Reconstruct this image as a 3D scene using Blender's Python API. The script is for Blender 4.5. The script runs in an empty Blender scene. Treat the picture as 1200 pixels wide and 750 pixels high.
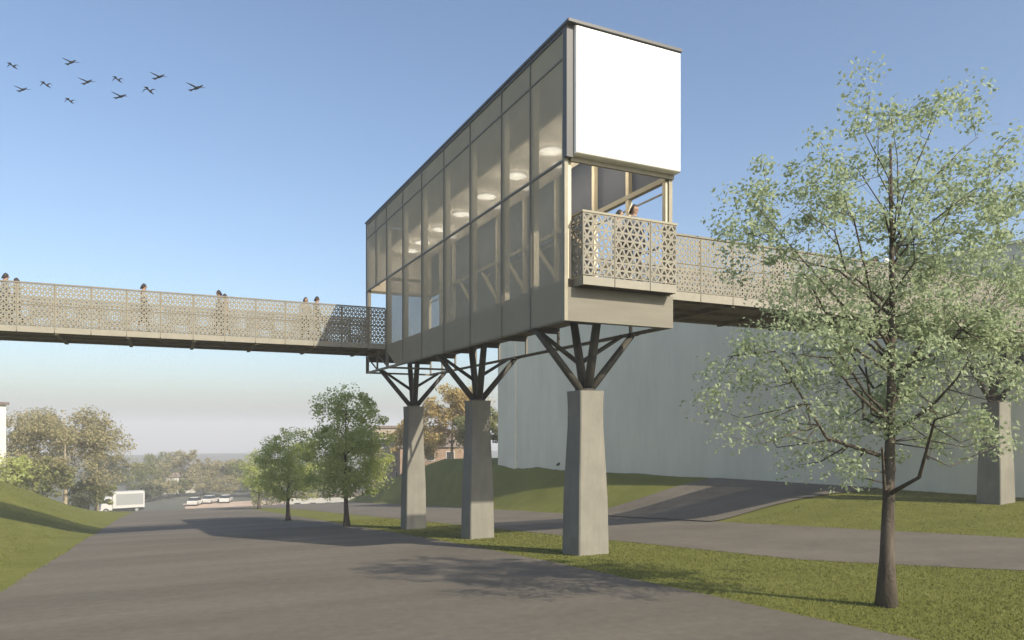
import bpy, math, random
import numpy as np
from mathutils import Vector

# ------------------------------------------------------------------ camera, sky, sun, exposure
scene = bpy.context.scene
COL = scene.collection
R = math.radians
CAM_H = 3.2
cam_d = bpy.data.cameras.new('camera')
cam_d.sensor_width = 36.0
cam_d.lens = 36.0 * 861 / 1200
cam_d.shift_y = 128 / 1200
cam_d.clip_end = 20000
cam = bpy.data.objects.new('camera', cam_d)
cam.location = (0, 0, CAM_H)
cam.rotation_euler = (R(90), 0, R(-25.6))
COL.objects.link(cam)
scene.camera = cam

SUN_EL, SUN_AZ = 34.5, 18.5          # azimuth: degrees from -Y towards +X
world = bpy.data.worlds.new('World')
scene.world = world
world.use_nodes = True
wn = world.node_tree
wn.nodes.clear()
sky = wn.nodes.new('ShaderNodeTexSky')
sky.sky_type = 'NISHITA'
sky.sun_disc = False
sky.sun_elevation = R(SUN_EL)
sky.sun_rotation = R(180 - SUN_AZ)
sky.altitude = 0
sky.air_density = 1.0
sky.dust_density = 2.3
sky.ozone_density = 2.2
bg = wn.nodes.new('ShaderNodeBackground')
bg.inputs['Strength'].default_value = 0.122
wo = wn.nodes.new('ShaderNodeOutputWorld')
wn.links.new(sky.outputs[0], bg.inputs[0])
wn.links.new(bg.outputs[0], wo.inputs[0])

sun_d = bpy.data.lights.new('sun', 'SUN')
sun_d.energy = 4.4
sun_d.angle = R(0.6)
sun_d.color = (1.0, 0.90, 0.74)
sun = bpy.data.objects.new('sun', sun_d)
_to = Vector((math.sin(R(SUN_AZ)) * math.cos(R(SUN_EL)), -math.cos(R(SUN_AZ)) * math.cos(R(SUN_EL)), math.sin(R(SUN_EL))))
sun.rotation_euler = _to.to_track_quat('Z', 'Y').to_euler()
sun.location = (20, -30, 40)
COL.objects.link(sun)

scene.view_settings.view_transform = 'Standard'
scene.view_settings.look = 'None'
scene.view_settings.gamma = 1.0
scene.view_settings.use_curve_mapping = False
scene.view_settings.exposure = 0.68
scene.render.engine = 'CYCLES'
scene.cycles.use_denoising = True
scene.cycles.max_bounces = 8
scene.cycles.transparent_max_bounces = 24
scene.cycles.volume_bounces = 1
scene.cycles.use_adaptive_sampling = True

# ------------------------------------------------------------------ materials
def mat(name, col, rough=0.8, metal=0.0, var=0.0, scale=3.0, bump=0.0, bscale=40.0, col2=None, detail=4.0, stretch=(1, 1, 1),
        spec=0.4, emit=None, alpha=None, transl=None, grain=0.0, gscale=12.0, gstretch=(1, 1, 1)):
    m = bpy.data.materials.new(name)
    m.use_nodes = True
    nt = m.node_tree
    p = nt.nodes['Principled BSDF']
    p.inputs['Base Color'].default_value = (*col, 1)
    p.inputs['Roughness'].default_value = rough
    p.inputs['Metallic'].default_value = metal
    p.inputs['Specular IOR Level'].default_value = spec
    tc = nt.nodes.new('ShaderNodeTexCoord')
    if var > 0 or col2:
        geo = nt.nodes.new('ShaderNodeNewGeometry')
        mp = nt.nodes.new('ShaderNodeMapping')
        mp.inputs['Scale'].default_value = stretch
        nt.links.new(geo.outputs['Position'], mp.inputs[0])
        n = nt.nodes.new('ShaderNodeTexNoise')
        n.inputs['Scale'].default_value = scale
        n.inputs['Detail'].default_value = detail
        n.inputs['Roughness'].default_value = 0.6
        nt.links.new(mp.outputs[0], n.inputs['Vector'])
        r = nt.nodes.new('ShaderNodeValToRGB')
        c2 = col2 or tuple(min(1, c * (1 + var)) for c in col)
        c1 = col if col2 else tuple(c * (1 - var) for c in col)
        r.color_ramp.elements[0].position = 0.32
        r.color_ramp.elements[1].position = 0.68
        r.color_ramp.elements[0].color = (*c1, 1)
        r.color_ramp.elements[1].color = (*c2, 1)
        nt.links.new(n.outputs['Fac'], r.inputs[0])
        last = r.outputs[0]
        if grain > 0:                                       # fine speckle and wear on top of the broad variation
            mp3 = nt.nodes.new('ShaderNodeMapping'); mp3.inputs['Scale'].default_value = gstretch
            nt.links.new(geo.outputs['Position'], mp3.inputs[0])
            n3 = nt.nodes.new('ShaderNodeTexNoise'); n3.inputs['Scale'].default_value = gscale; n3.inputs['Detail'].default_value = 7; n3.inputs['Roughness'].default_value = 0.75
            nt.links.new(mp3.outputs[0], n3.inputs['Vector'])
            mr = nt.nodes.new('ShaderNodeMapRange'); mr.inputs[1].default_value = 0.3; mr.inputs[2].default_value = 0.7
            mr.inputs[3].default_value = 1 - grain; mr.inputs[4].default_value = 1 + grain
            nt.links.new(n3.outputs['Fac'], mr.inputs[0])
            mm = nt.nodes.new('ShaderNodeVectorMath'); mm.operation = 'SCALE'
            nt.links.new(last, mm.inputs[0]); nt.links.new(mr.outputs[0], mm.inputs['Scale'])
            last = mm.outputs[0]
        nt.links.new(last, p.inputs['Base Color'])
    if bump > 0:
        geo2 = nt.nodes.new('ShaderNodeNewGeometry')
        n2 = nt.nodes.new('ShaderNodeTexNoise')
        n2.inputs['Scale'].default_value = bscale
        n2.inputs['Detail'].default_value = 5
        b = nt.nodes.new('ShaderNodeBump')
        b.inputs['Strength'].default_value = bump
        b.inputs['Distance'].default_value = 0.02
        nt.links.new(geo2.outputs['Position'], n2.inputs['Vector'])
        nt.links.new(n2.outputs['Fac'], b.inputs['Height'])
        nt.links.new(b.outputs[0], p.inputs['Normal'])
    if emit:
        p.inputs['Emission Color'].default_value = (*emit[0], 1)
        p.inputs['Emission Strength'].default_value = emit[1]
    out = nt.nodes['Material Output']
    if alpha is not None:                                   # woven scrim / tinted sheet: part of the light passes straight through
        tr = nt.nodes.new('ShaderNodeBsdfTransparent')
        mx = nt.nodes.new('ShaderNodeMixShader')
        mx.inputs[0].default_value = alpha
        nt.links.new(tr.outputs[0], mx.inputs[1])
        nt.links.new(p.outputs[0], mx.inputs[2])
        nt.links.new(mx.outputs[0], out.inputs[0])
    if transl is not None:
        tl = nt.nodes.new('ShaderNodeBsdfTranslucent')
        tl.inputs[0].default_value = (*transl[0], 1)
        mx = nt.nodes.new('ShaderNodeMixShader')
        mx.inputs[0].default_value = transl[1]
        nt.links.new(p.outputs[0], mx.inputs[1])
        nt.links.new(tl.outputs[0], mx.inputs[2])
        nt.links.new(mx.outputs[0], out.inputs[0])
    return m

def leaf_mat(name, c1, c2, tl, tf=0.35):
    """leaf colour varies from leaf to leaf (random per mesh island)"""
    m = bpy.data.materials.new(name)
    m.use_nodes = True
    nt = m.node_tree
    p = nt.nodes['Principled BSDF']
    p.inputs['Roughness'].default_value = 0.6
    p.inputs['Specular IOR Level'].default_value = 0.3
    g = nt.nodes.new('ShaderNodeNewGeometry')
    r = nt.nodes.new('ShaderNodeValToRGB')
    r.color_ramp.elements[0].color = (*c1, 1)
    r.color_ramp.elements[1].color = (*c2, 1)
    nt.links.new(g.outputs['Random Per Island'], r.inputs[0])
    nt.links.new(r.outputs[0], p.inputs['Base Color'])
    t = nt.nodes.new('ShaderNodeBsdfTranslucent')
    t.inputs[0].default_value = (*tl, 1)
    mx = nt.nodes.new('ShaderNodeMixShader')
    mx.inputs[0].default_value = tf
    nt.links.new(p.outputs[0], mx.inputs[1])
    nt.links.new(t.outputs[0], mx.inputs[2])
    nt.links.new(mx.outputs[0], nt.nodes['Material Output'].inputs[0])
    return m

M = dict(
    grass=mat('lawn', (0.108, 0.118, 0.026), 0.95, var=0.0, col2=(0.145, 0.152, 0.040), scale=0.55, detail=8, bump=0.5, bscale=60, spec=0.1, grain=0.12, gscale=7.0),
    far=mat('far_land', (0.085, 0.095, 0.085), 0.95, col2=(0.15, 0.15, 0.125), scale=0.02, detail=8, spec=0.05),
    blade=leaf_mat('grass_blade', (0.118, 0.128, 0.028), (0.158, 0.165, 0.044), (0.16, 0.17, 0.035), 0.3),
    asphalt=mat('asphalt', (0.094, 0.084, 0.067), 0.92, col2=(0.146, 0.129, 0.103), scale=0.5, detail=6, stretch=(0.16, 0.7, 1), bump=0.35, bscale=90, spec=0.25, grain=0.17, gscale=5.0),
    path=mat('path_asphalt', (0.106, 0.094, 0.075), 0.92, col2=(0.146, 0.130, 0.105), scale=0.4, detail=9, bump=0.3, bscale=90, spec=0.25, grain=0.15, gscale=4.0),
    sand=mat('sand', (0.42, 0.32, 0.24), 0.95, var=0.15, scale=0.3),
    concrete=mat('concrete', (0.175, 0.168, 0.140), 0.85, col2=(0.21, 0.202, 0.170), scale=1.6, detail=8, bump=0.15, bscale=30, spec=0.25, grain=0.10, gscale=5.0, gstretch=(1, 1, 0.22)),
    steel=mat('dark_steel', (0.050, 0.047, 0.038), 0.6, var=0.3, scale=6, spec=0.4),
    frame=mat('grey_frame', (0.15, 0.138, 0.11), 0.55, var=0.1, scale=5),
    lframe=mat('pale_frame', (0.25, 0.232, 0.17), 0.55, var=0.08, scale=5),
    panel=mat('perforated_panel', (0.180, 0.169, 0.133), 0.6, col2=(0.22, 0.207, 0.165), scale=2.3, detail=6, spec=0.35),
    panelshade=mat('shaded_panel', (0.085, 0.074, 0.052), 0.6, var=0.15, scale=3),  # far railings: shade behind the holes put into a darker panel colour
    fascia=mat('fascia', (0.24, 0.227, 0.182), 0.6, var=0.07, scale=3),
    railpost=mat('rail_post', (0.17, 0.155, 0.12), 0.6, var=0.15, scale=6),
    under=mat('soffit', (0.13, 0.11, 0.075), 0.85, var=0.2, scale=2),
    scrim=mat('metal_scrim', (0.52, 0.465, 0.36), 0.8, col2=(0.58, 0.52, 0.40), scale=1.0, detail=7, alpha=0.53, spec=0.1),
    scrimlow=mat('dense_scrim', (0.40, 0.365, 0.285), 0.8, col2=(0.45, 0.41, 0.32), scale=1.0, detail=7, alpha=0.54, spec=0.1),
    tint=mat('tinted_glass', (0.060, 0.066, 0.080), 0.55, var=0.1, scale=1.0, alpha=0.80, spec=0.15),
    white=mat('white_board', (0.86, 0.855, 0.83), 0.5, spec=0.3),
    boardside=mat('board_edge', (0.42, 0.42, 0.40), 0.5),
    skirt=mat('skirt_cladding', (0.145, 0.136, 0.108), 0.7, col2=(0.185, 0.174, 0.138), scale=1.2, stretch=(0.4, 1, 3), detail=7),
    ceil=mat('ceiling', (0.66, 0.60, 0.50), 0.9, var=0.05),
    postw=mat('post_cream', (0.55, 0.49, 0.36), 0.6, var=0.05),
    roof=mat('roof_metal', (0.07, 0.073, 0.074), 0.5),
    lamp=mat('lamp_disc', (0.7, 0.69, 0.64), 0.5, emit=((1.0, 0.95, 0.85), 0.45)),
    wall=mat('wall_render', (0.61, 0.605, 0.50), 0.9, col2=(0.69, 0.685, 0.57), scale=0.3, detail=8, stretch=(1, 1, 0.35), bump=0.1, bscale=15, spec=0.2, grain=0.06, gscale=1.6, gstretch=(1, 1, 0.12)),
    walltrim=mat('wall_trim', (0.66, 0.655, 0.55), 0.9, var=0.05, scale=0.5),
    bark=mat('bark', (0.085, 0.072, 0.058), 0.95, var=0.35, scale=9, stretch=(1, 1, 0.25), bump=0.6, bscale=25, spec=0.1),
    palebark=mat('pale_bark', (0.33, 0.28, 0.20), 0.95, var=0.3, scale=5, spec=0.1),
    leafbig=leaf_mat('leaf_silver_green', (0.19, 0.235, 0.125), (0.38, 0.44, 0.29), (0.44, 0.52, 0.30), 0.45),
    leafsm=leaf_mat('leaf_fresh_green', (0.24, 0.28, 0.085), (0.54, 0.56, 0.24), (0.56, 0.62, 0.22), 0.55),
    leafbr=leaf_mat('leaf_autumn', (0.235, 0.215, 0.115), (0.40, 0.355, 0.20), (0.42, 0.38, 0.19), 0.45),
    leafdk=leaf_mat('leaf_dark', (0.075, 0.085, 0.045), (0.14, 0.15, 0.08), (0.09, 0.11, 0.04), 0.3),
    leafol=leaf_mat('leaf_olive', (0.14, 0.155, 0.065), (0.27, 0.27, 0.12), (0.28, 0.30, 0.11), 0.4),
    leafgold=leaf_mat('leaf_gold', (0.33, 0.255, 0.11), (0.52, 0.41, 0.19), (0.52, 0.40, 0.15), 0.45),
    twig=mat('bare_twig', (0.30, 0.26, 0.21), 0.95, var=0.2, scale=4),
    bird=mat('bird_feather', (0.030, 0.034, 0.042), 0.8, var=0.2, scale=8),
    truckw=mat('truck_white', (0.46, 0.455, 0.43), 0.4),
    truckg=mat('truck_grey', (0.24, 0.25, 0.25), 0.5),
    glass=mat('dark_glass', (0.03, 0.035, 0.04), 0.1, spec=0.6),
    tyre=mat('tyre', (0.02, 0.02, 0.02), 0.9),
    brown=mat('house_render', (0.30, 0.255, 0.20), 0.9, var=0.12, scale=0.6),
    brick=mat('house_brick', (0.27, 0.19, 0.135), 0.9, var=0.2, scale=1.0),
    hwhite=mat('house_white', (0.40, 0.395, 0.37), 0.8, var=0.05, scale=0.5),
    hbright=mat('bright_render', (0.62, 0.615, 0.57), 0.8, var=0.04, scale=0.5),
    roofr=mat('house_roof', (0.16, 0.13, 0.11), 0.9, var=0.15, scale=1),
)

# ------------------------------------------------------------------ mesh helpers
WL = {}                       # world position of each (unrotated) parent
class MB:
    def __init__(s): s.v, s.f, s.mi = [], [], []
    def face(s, pts, mi=0):
        n = len(s.v); s.v += [tuple(p) for p in pts]; s.f.append(tuple(range(n, n + len(pts)))); s.mi.append(mi)
    def box(s, a, b, mi=0):
        x0, x1 = sorted((a[0], b[0])); y0, y1 = sorted((a[1], b[1])); z0, z1 = sorted((a[2], b[2]))
        n = len(s.v)
        s.v += [(x0, y0, z0), (x1, y0, z0), (x1, y1, z0), (x0, y1, z0), (x0, y0, z1), (x1, y0, z1), (x1, y1, z1), (x0, y1, z1)]
        for q in ((3, 2, 1, 0), (4, 5, 6, 7), (0, 1, 5, 4), (1, 2, 6, 5), (2, 3, 7, 6), (3, 0, 4, 7)):
            s.f.append(tuple(n + i for i in q)); s.mi.append(mi)
        return s
    def rings(s, rings, cap=True, mi=0):
        """rings: list of equal-length closed loops (counter-clockwise seen from the end of the path)"""
        k = len(rings[0]); n = len(s.v)
        for r in rings: s.v += [tuple(p) for p in r]
        for i in range(len(rings) - 1):
            for j in range(k):
                a = n + i * k + j; b = n + i * k + (j + 1) % k
                s.f.append((a, b, b + k, a + k)); s.mi.append(mi)
        if cap:
            s.f.append(tuple(n + j for j in reversed(range(k)))); s.mi.append(mi)
            m = n + (len(rings) - 1) * k
            s.f.append(tuple(m + j for j in range(k))); s.mi.append(mi)
        return s
    def tube(s, pts, rad, k=6, mi=0):
        pts = [Vector(p) for p in pts]
        rad = rad if isinstance(rad, (list, tuple)) else [rad] * len(pts)
        rs = []
        up = None
        for i, p in enumerate(pts):
            d = (pts[min(i + 1, len(pts) - 1)] - pts[max(i - 1, 0)]).normalized()
            if up is None:
                up = Vector((0, 0, 1)) if abs(d.z) < 0.9 else Vector((0, 1, 0))
            a = d.cross(up).normalized(); b = a.cross(d).normalized(); up = b
            rs.append([p + (a * math.cos(t) + b * math.sin(t)) * rad[i] for t in (2 * math.pi * j / k + math.pi / k for j in range(k))])
        return s.rings([r[::-1] for r in rs], True, mi)
    def bar(s, p, q, w, h=None, mi=0):
        """rectangular bar from p to q; w across (horizontal), h the other way"""
        h = h or w
        p, q = Vector(p), Vector(q)
        d = (q - p).normalized()
        up = Vector((0, 0, 1)) if abs(d.z) < 0.95 else Vector((0, 1, 0))
        a = d.cross(up).normalized() * w / 2; b = a.cross(d).normalized() * h / 2
        return s.rings([[c + a + b, c - a + b, c - a - b, c + a - b] for c in (p, q)], True, mi)
    def prism_x(s, poly, x0, x1, mi=0):
        """polygon in (y, z) extruded along x"""
        return s.rings([[(x, y, z) for y, z in poly] for x in (x0, x1)], True, mi)
    def mesh(s, name, mats, off=(0, 0, 0), smooth=False):
        me = bpy.data.meshes.new(name)
        me.from_pydata([(v[0] - off[0], v[1] - off[1], v[2] - off[2]) for v in s.v], [], s.f)
        for m in (mats if isinstance(mats, (list, tuple)) else [mats]): me.materials.append(m)
        if any(s.mi): me.polygons.foreach_set('material_index', s.mi)
        if smooth: me.polygons.foreach_set('use_smooth', [True] * len(s.f))
        me.update()
        return me

def obj(name, me, parent=None, loc=(0, 0, 0)):
    o = bpy.data.objects.new(name, me)
    COL.objects.link(o)
    if parent is not None: o.parent = parent
    o.location = loc
    return o
def tag(o, label, cat, group=None):
    o['label'] = label; o['category'] = cat
    if group: o['group'] = group
    return o
def thing(name, label, cat, loc=(0, 0, 0), rz=0.0, group=None):
    o = obj(name, None, None, loc)
    o.rotation_euler = (0, 0, rz)
    o.empty_display_size = 0.3
    WL[o.name] = tuple(loc)
    return tag(o, label, cat, group)
def part(name, mb, m, parent, smooth=False, world=True):
    """a mesh part given in world coordinates under an unrotated thing (world=False: in the thing's own coordinates)"""
    off = WL[parent.name] if world else (0, 0, 0)
    o = obj(name, mb.mesh(name, m, off, smooth), parent)
    WL[o.name] = off
    return o
def shared(name, me, parent, wloc):
    off = WL[parent.name]
    o = obj(name, me, parent, tuple(wloc[i] - off[i] for i in range(3)))
    WL[o.name] = tuple(wloc)
    return o
def struct(name, mb, m, smooth=False):
    o = obj(name, mb.mesh(name, m, (0, 0, 0), smooth)); o['kind'] = 'structure'; return o
def np_mesh(name, verts, nper, m):
    """numpy: verts (n*nper, 3) -> one face per nper verts"""
    me = bpy.data.meshes.new(name)
    n = len(verts); nf = n // nper
    me.vertices.add(n); me.loops.add(n); me.polygons.add(nf)
    me.vertices.foreach_set('co', np.ascontiguousarray(verts, dtype=np.float32).ravel())
    me.loops.foreach_set('vertex_index', np.arange(n, dtype=np.int32))
    me.polygons.foreach_set('loop_start', np.arange(0, n, nper, dtype=np.int32))
    me.polygons.foreach_set('loop_total', np.full(nf, nper, dtype=np.int32))
    me.materials.append(m)
    me.update(calc_edges=True)
    return me

def lerp_tab(t, tab):
    if t <= tab[0][0]: return tab[0][1]
    for (a, va), (b, vb) in zip(tab, tab[1:]):
        if t <= b:
            k = (t - a) / (b - a); return va + (vb - va) * k
    return tab[-1][1]
def sstep(a, b, t):
    t = max(0, min(1, (t - a) / (b - a))); return t * t * (3 - 2 * t)

# ------------------------------------------------------------------ terrain
XL, XR, XM, XE = -3.0, 8.5, 12.6, 20.7       # road edges: main road XL..XR, median XR..XM, lane XM..XE
def wall_x(y): return 29.8 - 0.2147 * (y - 18.9)
BASE = [(-400, 8.0), (-60, 5.0), (-8, 1.81), (0, 1.2), (88, -5.53), (96, -6.6), (118, -10.8), (310, -11.4), (480, -19), (700, -16.6), (900, -30), (1300, -57), (3000, -60)]
BANK = [(0, 0.04), (20, 0.13), (30, 0.22), (38, 0.34), (50, 0.62), (60, 0.6), (72, 0.35), (90, 0.05)]
def H(x, y):
    z = lerp_tab(y, BASE)
    if x < XL and y < 90:
        s = min(XL - x, 14.0)
        s2 = s * s / (s + 0.8)
        z += lerp_tab(y, BANK) * s2 * (1 - 0.025 * s2)
    if x > XE and y < 110:
        xw = max(wall_x(min(y, 66)), XE + 2)
        k = min(1.0, (x - XE) / (xw - XE))
        k = k * k * (3 - 2 * k) * 0.6 + k * 0.4
        top = 0.55 if y < 62 else lerp_tab(y, [(62, 0.55), (75, -1.5), (110, -9)])
        z += k * (top - z)
    if y > 400:
        z += 0.9 * math.exp(-((y - 700) / 90.0) ** 2) * (math.sin(x * 0.013) + 0.6 * math.sin(x * 0.041 + 1))
    return z
def axis(lo, hi, a, b, step, extra=()):
    c = list(np.arange(a, b + 1e-6, step))
    s = step; p = b
    while p < hi: s *= 1.35; p = min(hi, p + s); c.append(p)
    s = step; p = a
    while p > lo: s *= 1.35; p = max(lo, p - s); c.append(p)
    return sorted(set([round(float(t), 4) for t in c] + list(extra)))
xs = axis(-2900, 2900, -24, 46, 1.0, (XL, XR, XM, XE))
ys = axis(-300, 2900, -12, 126, 1.0)
g = MB()
g.v = [(x, y, H(x, y)) for y in ys for x in xs]
nx = len(xs)
for j in range(len(ys) - 1):
    for i in range(nx - 1):
        a = j * nx + i
        g.f.append((a, a + 1, a + 1 + nx, a + nx)); g.mi.append(1 if ys[j] > 128 or abs(xs[i]) > 120 else 0)
struct('ground', g, [M['grass'], M['far']], True)

def sheet(name, x0f, x1f, y0, y1, m, lift, ny=None, nxs=10, wob=0.0, seed=0):
    rnd = random.Random(seed)
    ph = [rnd.uniform(0, 6.28) for _ in range(6)]
    b = MB()
    ny = ny or int((y1 - y0) * 1.0)
    def w(y, k): return wob * (math.sin(y * 0.45 + ph[k]) + 0.6 * math.sin(y * 1.13 + ph[k + 1]) + 0.4 * math.sin(y * 2.7 + ph[k + 2]))
    for j in range(ny + 1):
        y = y0 + (y1 - y0) * j / ny
        xa, xb = x0f(y) + w(y, 0), x1f(y) + w(y, 3)
        for i in range(nxs + 1):
            x = xa + (xb - xa) * i / nxs
            b.v.append((x, y, H(x, y) + lift))
    for j in range(ny):
        for i in range(nxs):
            a = j * (nxs + 1) + i
            b.f.append((a, a + 1, a + nxs + 2, a + nxs + 1)); b.mi.append(0)
    return struct(name, b, m, True)
sheet('road', lambda y: XL + lerp_tab(y, [(0, -0.4), (20, 0), (60, 0.1), (92, 0.6)]), lambda y: XR + lerp_tab(y, [(0, -0.9), (10, -0.35), (20, 0.2), (40, 0.1), (72, -0.4), (80, 0), (94, 0)]), -12, 94, M['asphalt'], 0.008, wob=0.035, seed=1)
sheet('lane', lambda y: XM + lerp_tab(y, [(0, 2.4), (8, 1.9), (12, 0.3), (20, 0.1), (40, -0.4), (72, -1.6), (80, -3.8), (94, -3.8)]), lambda y: XE + lerp_tab(y, [(0, 0), (94, 0)]), -8, 94, M['path'], 0.008, wob=0.035, seed=2)
pb = MB()
for i in range(31):
    k = i / 30
    ya = 23.6 + (22.4 - 23.6) * k + 1.5 * math.sin(math.pi * min(1, k * 1.1)) * 0.6
    yb = 35.5 + (31.0 - 35.5) * k ** 0.6
    for j in range(25):
        yy = ya + (yb - ya) * j / 24
        xx = XE - 0.4 + (wall_x(yy) - 0.15 - XE + 0.4) * k
        pb.v.append((xx, yy, H(xx, yy) + 0.05))
for i in range(30):
    for j in range(24):
        a_ = i * 25 + j
        pb.f.append((a_, a_ + 25, a_ + 26, a_ + 1)); pb.mi.append(0)
struct('side_path', pb, M['path'], True)
sheet('sand_lot', lambda y: 4.0, lambda y: 26.0, 134, 152, M['sand'], 0.05, wob=0.2, seed=6)

# grass blades where the lawn is near enough to see them
def in_grass(x, y):
    if XR - 0.1 + lerp_tab(y, [(0, -0.9), (10, -0.35), (20, 0.2), (40, 0.1), (72, -0.4)]) < x < XM + 0.1 + lerp_tab(y, [(0, 2.4), (8, 1.9), (12, 0.3), (20, 0.1), (40, -0.4)]): return True
    if x < XL - 0.0 + lerp_tab(y, [(0, -0.4), (20, 0), (60, 0.1)]) + 0.08: return True
    if x > XE - 0.1 and not (23.0 < y < 37): return True
    return False
rng = np.random.default_rng(3)
def blades(name, x0, x1, y0, y1, n, hgt, label):
    pts = []
    while len(pts) < n:
        x, y = rng.uniform(x0, x1), rng.uniform(y0, y1)
        if rng.random() > (y0 + 2.0) / (y + 2.0) and y > y0 + 1: continue
        if in_grass(x, y): pts.append((x, y, H(x, y)))
    p = np.array(pts); n = len(p)
    a = rng.uniform(0, 2 * np.pi, n); w = rng.uniform(0.006, 0.013, n); h = hgt * rng.uniform(0.5, 1.2, n)
    w = w * np.clip(p[:, 1] / 9.0, 1, 4)
    lean = rng.normal(0, 0.45, (n, 2)) * h[:, None]
    d = np.stack([np.cos(a) * w, np.sin(a) * w, np.zeros(n)], 1)
    tip = p + np.stack([lean[:, 0], lean[:, 1], h], 1)
    v = np.stack([p - d, p + d, tip], 1).reshape(-1, 3)
    o = obj(name, np_mesh(name, v, 3, M['blade'])); o['kind'] = 'stuff'; o['label'] = label; o['category'] = 'grass'
blades('grass', 7.4, 15.0, 4.0, 42, 55000, 0.028, 'short mown grass on the strip between the two roads')
blades('grass', -14, -2.8, 16, 60, 26000, 0.03, 'short grass covering the bank left of the road')
blades('grass', 20.5, 29.5, 8, 23.4, 26000, 0.028, 'short grass on the lawn around the right hand support column')

# ------------------------------------------------------------------ blank-walled building on the right
def wp(y, out=0.0): return (wall_x(y) - 0.978 * out, y - 0.21 * out)
def wall_block(y0, y1, z0, z1, out, depth=0.3):
    (ax, ay), (bx, by) = wp(y0, out), wp(y1, out)
    dx, dy = 0.978 * depth, 0.21 * depth
    b = MB()
    b.rings([[(ax, ay, z), (ax + dx, ay + dy, z), (bx + dx, by + dy, z), (bx, by, z)] for z in (z0, z1)])
    return b
WT = 10.45
t = thing('blank_walled_building', 'long grey green building with a windowless side wall behind the right footbridge', 'building', (29.8, 18.9, 0.5))
part('wall', wall_block(6, 50.5, -1.2, WT, 0.0, 16), M['wall'], t)
part('coping', wall_block(5.9, 50.6, WT, WT + 0.12, 0.07, 16.1), M['walltrim'], t)
for y in (48.3,):
    part('pilaster', wall_block(y, y + 0.9, 0.2, WT - 0.05, 0.10, 0.099), M['walltrim'], t)
for y in (40, 30, 20):
    part('joint_strip', wall_block(y, y + 0.05, 0.2, WT - 0.05, 0.012, 0.011), M['walltrim'], t)

# ------------------------------------------------------------------ perforated panel
def clip_half(poly, nx_, ny_, c):
    """keep nx*x+ny*y >= c"""
    out = []
    for i in range(len(poly)):
        p, q = poly[i], poly[(i + 1) % len(poly)]
        dp, dq = nx_ * p[0] + ny_ * p[1] - c, nx_ * q[0] + ny_ * q[1] - c
        if dp >= 0: out.append(p)
        if (dp > 0 > dq) or (dp < 0 < dq):
            k = dp / (dp - dq); out.append((p[0] + (q[0] - p[0]) * k, p[1] + (q[1] - p[1]) * k))
    return out
def inset(poly, b):
    n = len(poly); cur = list(poly)
    res = []
    for i in range(n):
        p0, p1, p2 = poly[i - 1], poly[i], poly[(i + 1) % n]
        d1 = (p1[0] - p0[0], p1[1] - p0[1]); d2 = (p2[0] - p1[0], p2[1] - p1[1])
        l1 = math.hypot(*d1); l2 = math.hypot(*d2)
        if l1 < 1e-5 or l2 < 1e-5: return None
        n1 = (-d1[1] / l1, d1[0] / l1); n2 = (-d2[1] / l2, d2[0] / l2)
        k = 1 + n1[0] * n2[0] + n1[1] * n2[1]
        if k < 0.05: return None
        res.append((p1[0] + (n1[0] + n2[0]) * b / k, p1[1] + (n1[1] + n2[1]) * b / k))
    for i in range(n):                        # an inverted edge means that nothing is left
        d = (poly[(i + 1) % n][0] - poly[i][0], poly[(i + 1) % n][1] - poly[i][1])
        e = (res[(i + 1) % n][0] - res[i][0], res[(i + 1) % n][1] - res[i][1])
        if d[0] * e[0] + d[1] * e[1] <= 0: return None
    return res
_pc = {}
def perf_mesh(w, h, axis_='x', bar=0.0235, th=0.012, cell=0.146, m='panel'):
    """plate with six-petal rosettes of triangular holes; local origin at the lower near corner, runs along x (or y)"""
    key = (round(w, 3), round(h, 3), axis_, cell, m)
    if key in _pc: return _pc[key]
    b = MB()
    rows = max(1, round(h / cell)); rh = h / rows; a = rh * 2 / math.sqrt(3)
    def P(p, k): return (p[0], k * th, p[1]) if axis_ == 'x' else (k * th, p[0], p[1])
    flip = axis_ != 'x'
    def F(pts):
        b.face(pts[::-1] if flip else pts)
    rim = 0.018
    for r in range(rows):
        z0, z1 = r * rh, (r + 1) * rh
        i = -2
        while i * a / 2 < w + a:
            xa = i * a / 2
            up = (i + r) % 2 == 0
            tri = [(xa, z0), (xa + a, z0), (xa + a / 2, z1)] if up else [(xa, z1), (xa + a / 2, z0), (xa + a, z1)]
            i += 1
            tri = clip_half(tri, 1, 0, 0.0); tri = clip_half(tri, -1, 0, -w) if len(tri) > 2 else []
            if len(tri) < 3: continue
            ins = inset(tri, bar)
            if ins is None or max(q[0] for q in ins) - min(q[0] for q in ins) < 0.02:
                F([P(q, 0) for q in tri]); F([P(q, 1) for q in tri[::-1]])
                continue
            n = len(tri)
            for j in range(n):
                k = (j + 1) % n
                F([P(tri[j], 0), P(tri[k], 0), P(ins[k], 0), P(ins[j], 0)])
                F([P(tri[k], 1), P(tri[j], 1), P(ins[j], 1), P(ins[k], 1)])
                F([P(ins[j], 0), P(ins[k], 0), P(ins[k], 1), P(ins[j], 1)])
    # outer edges
    c = [(0, 0), (w, 0), (w, h), (0, h)]
    for j in range(4):
        p, q = c[j], c[(j + 1) % 4]
        F([P(q, 0), P(p, 0), P(p, 1), P(q, 1)])
    me = b.mesh('perforated_panel', M[m])
    _pc[key] = me
    return me
_bc = {}
def box_mesh(name, dx, dy, dz, m):
    key = (round(dx, 4), round(dy, 4), round(dz, 4), m.name)
    if key not in _bc: _bc[key] = MB().box((0, 0, 0), (dx, dy, dz)).mesh(name, m)
    return _bc[key]

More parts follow.
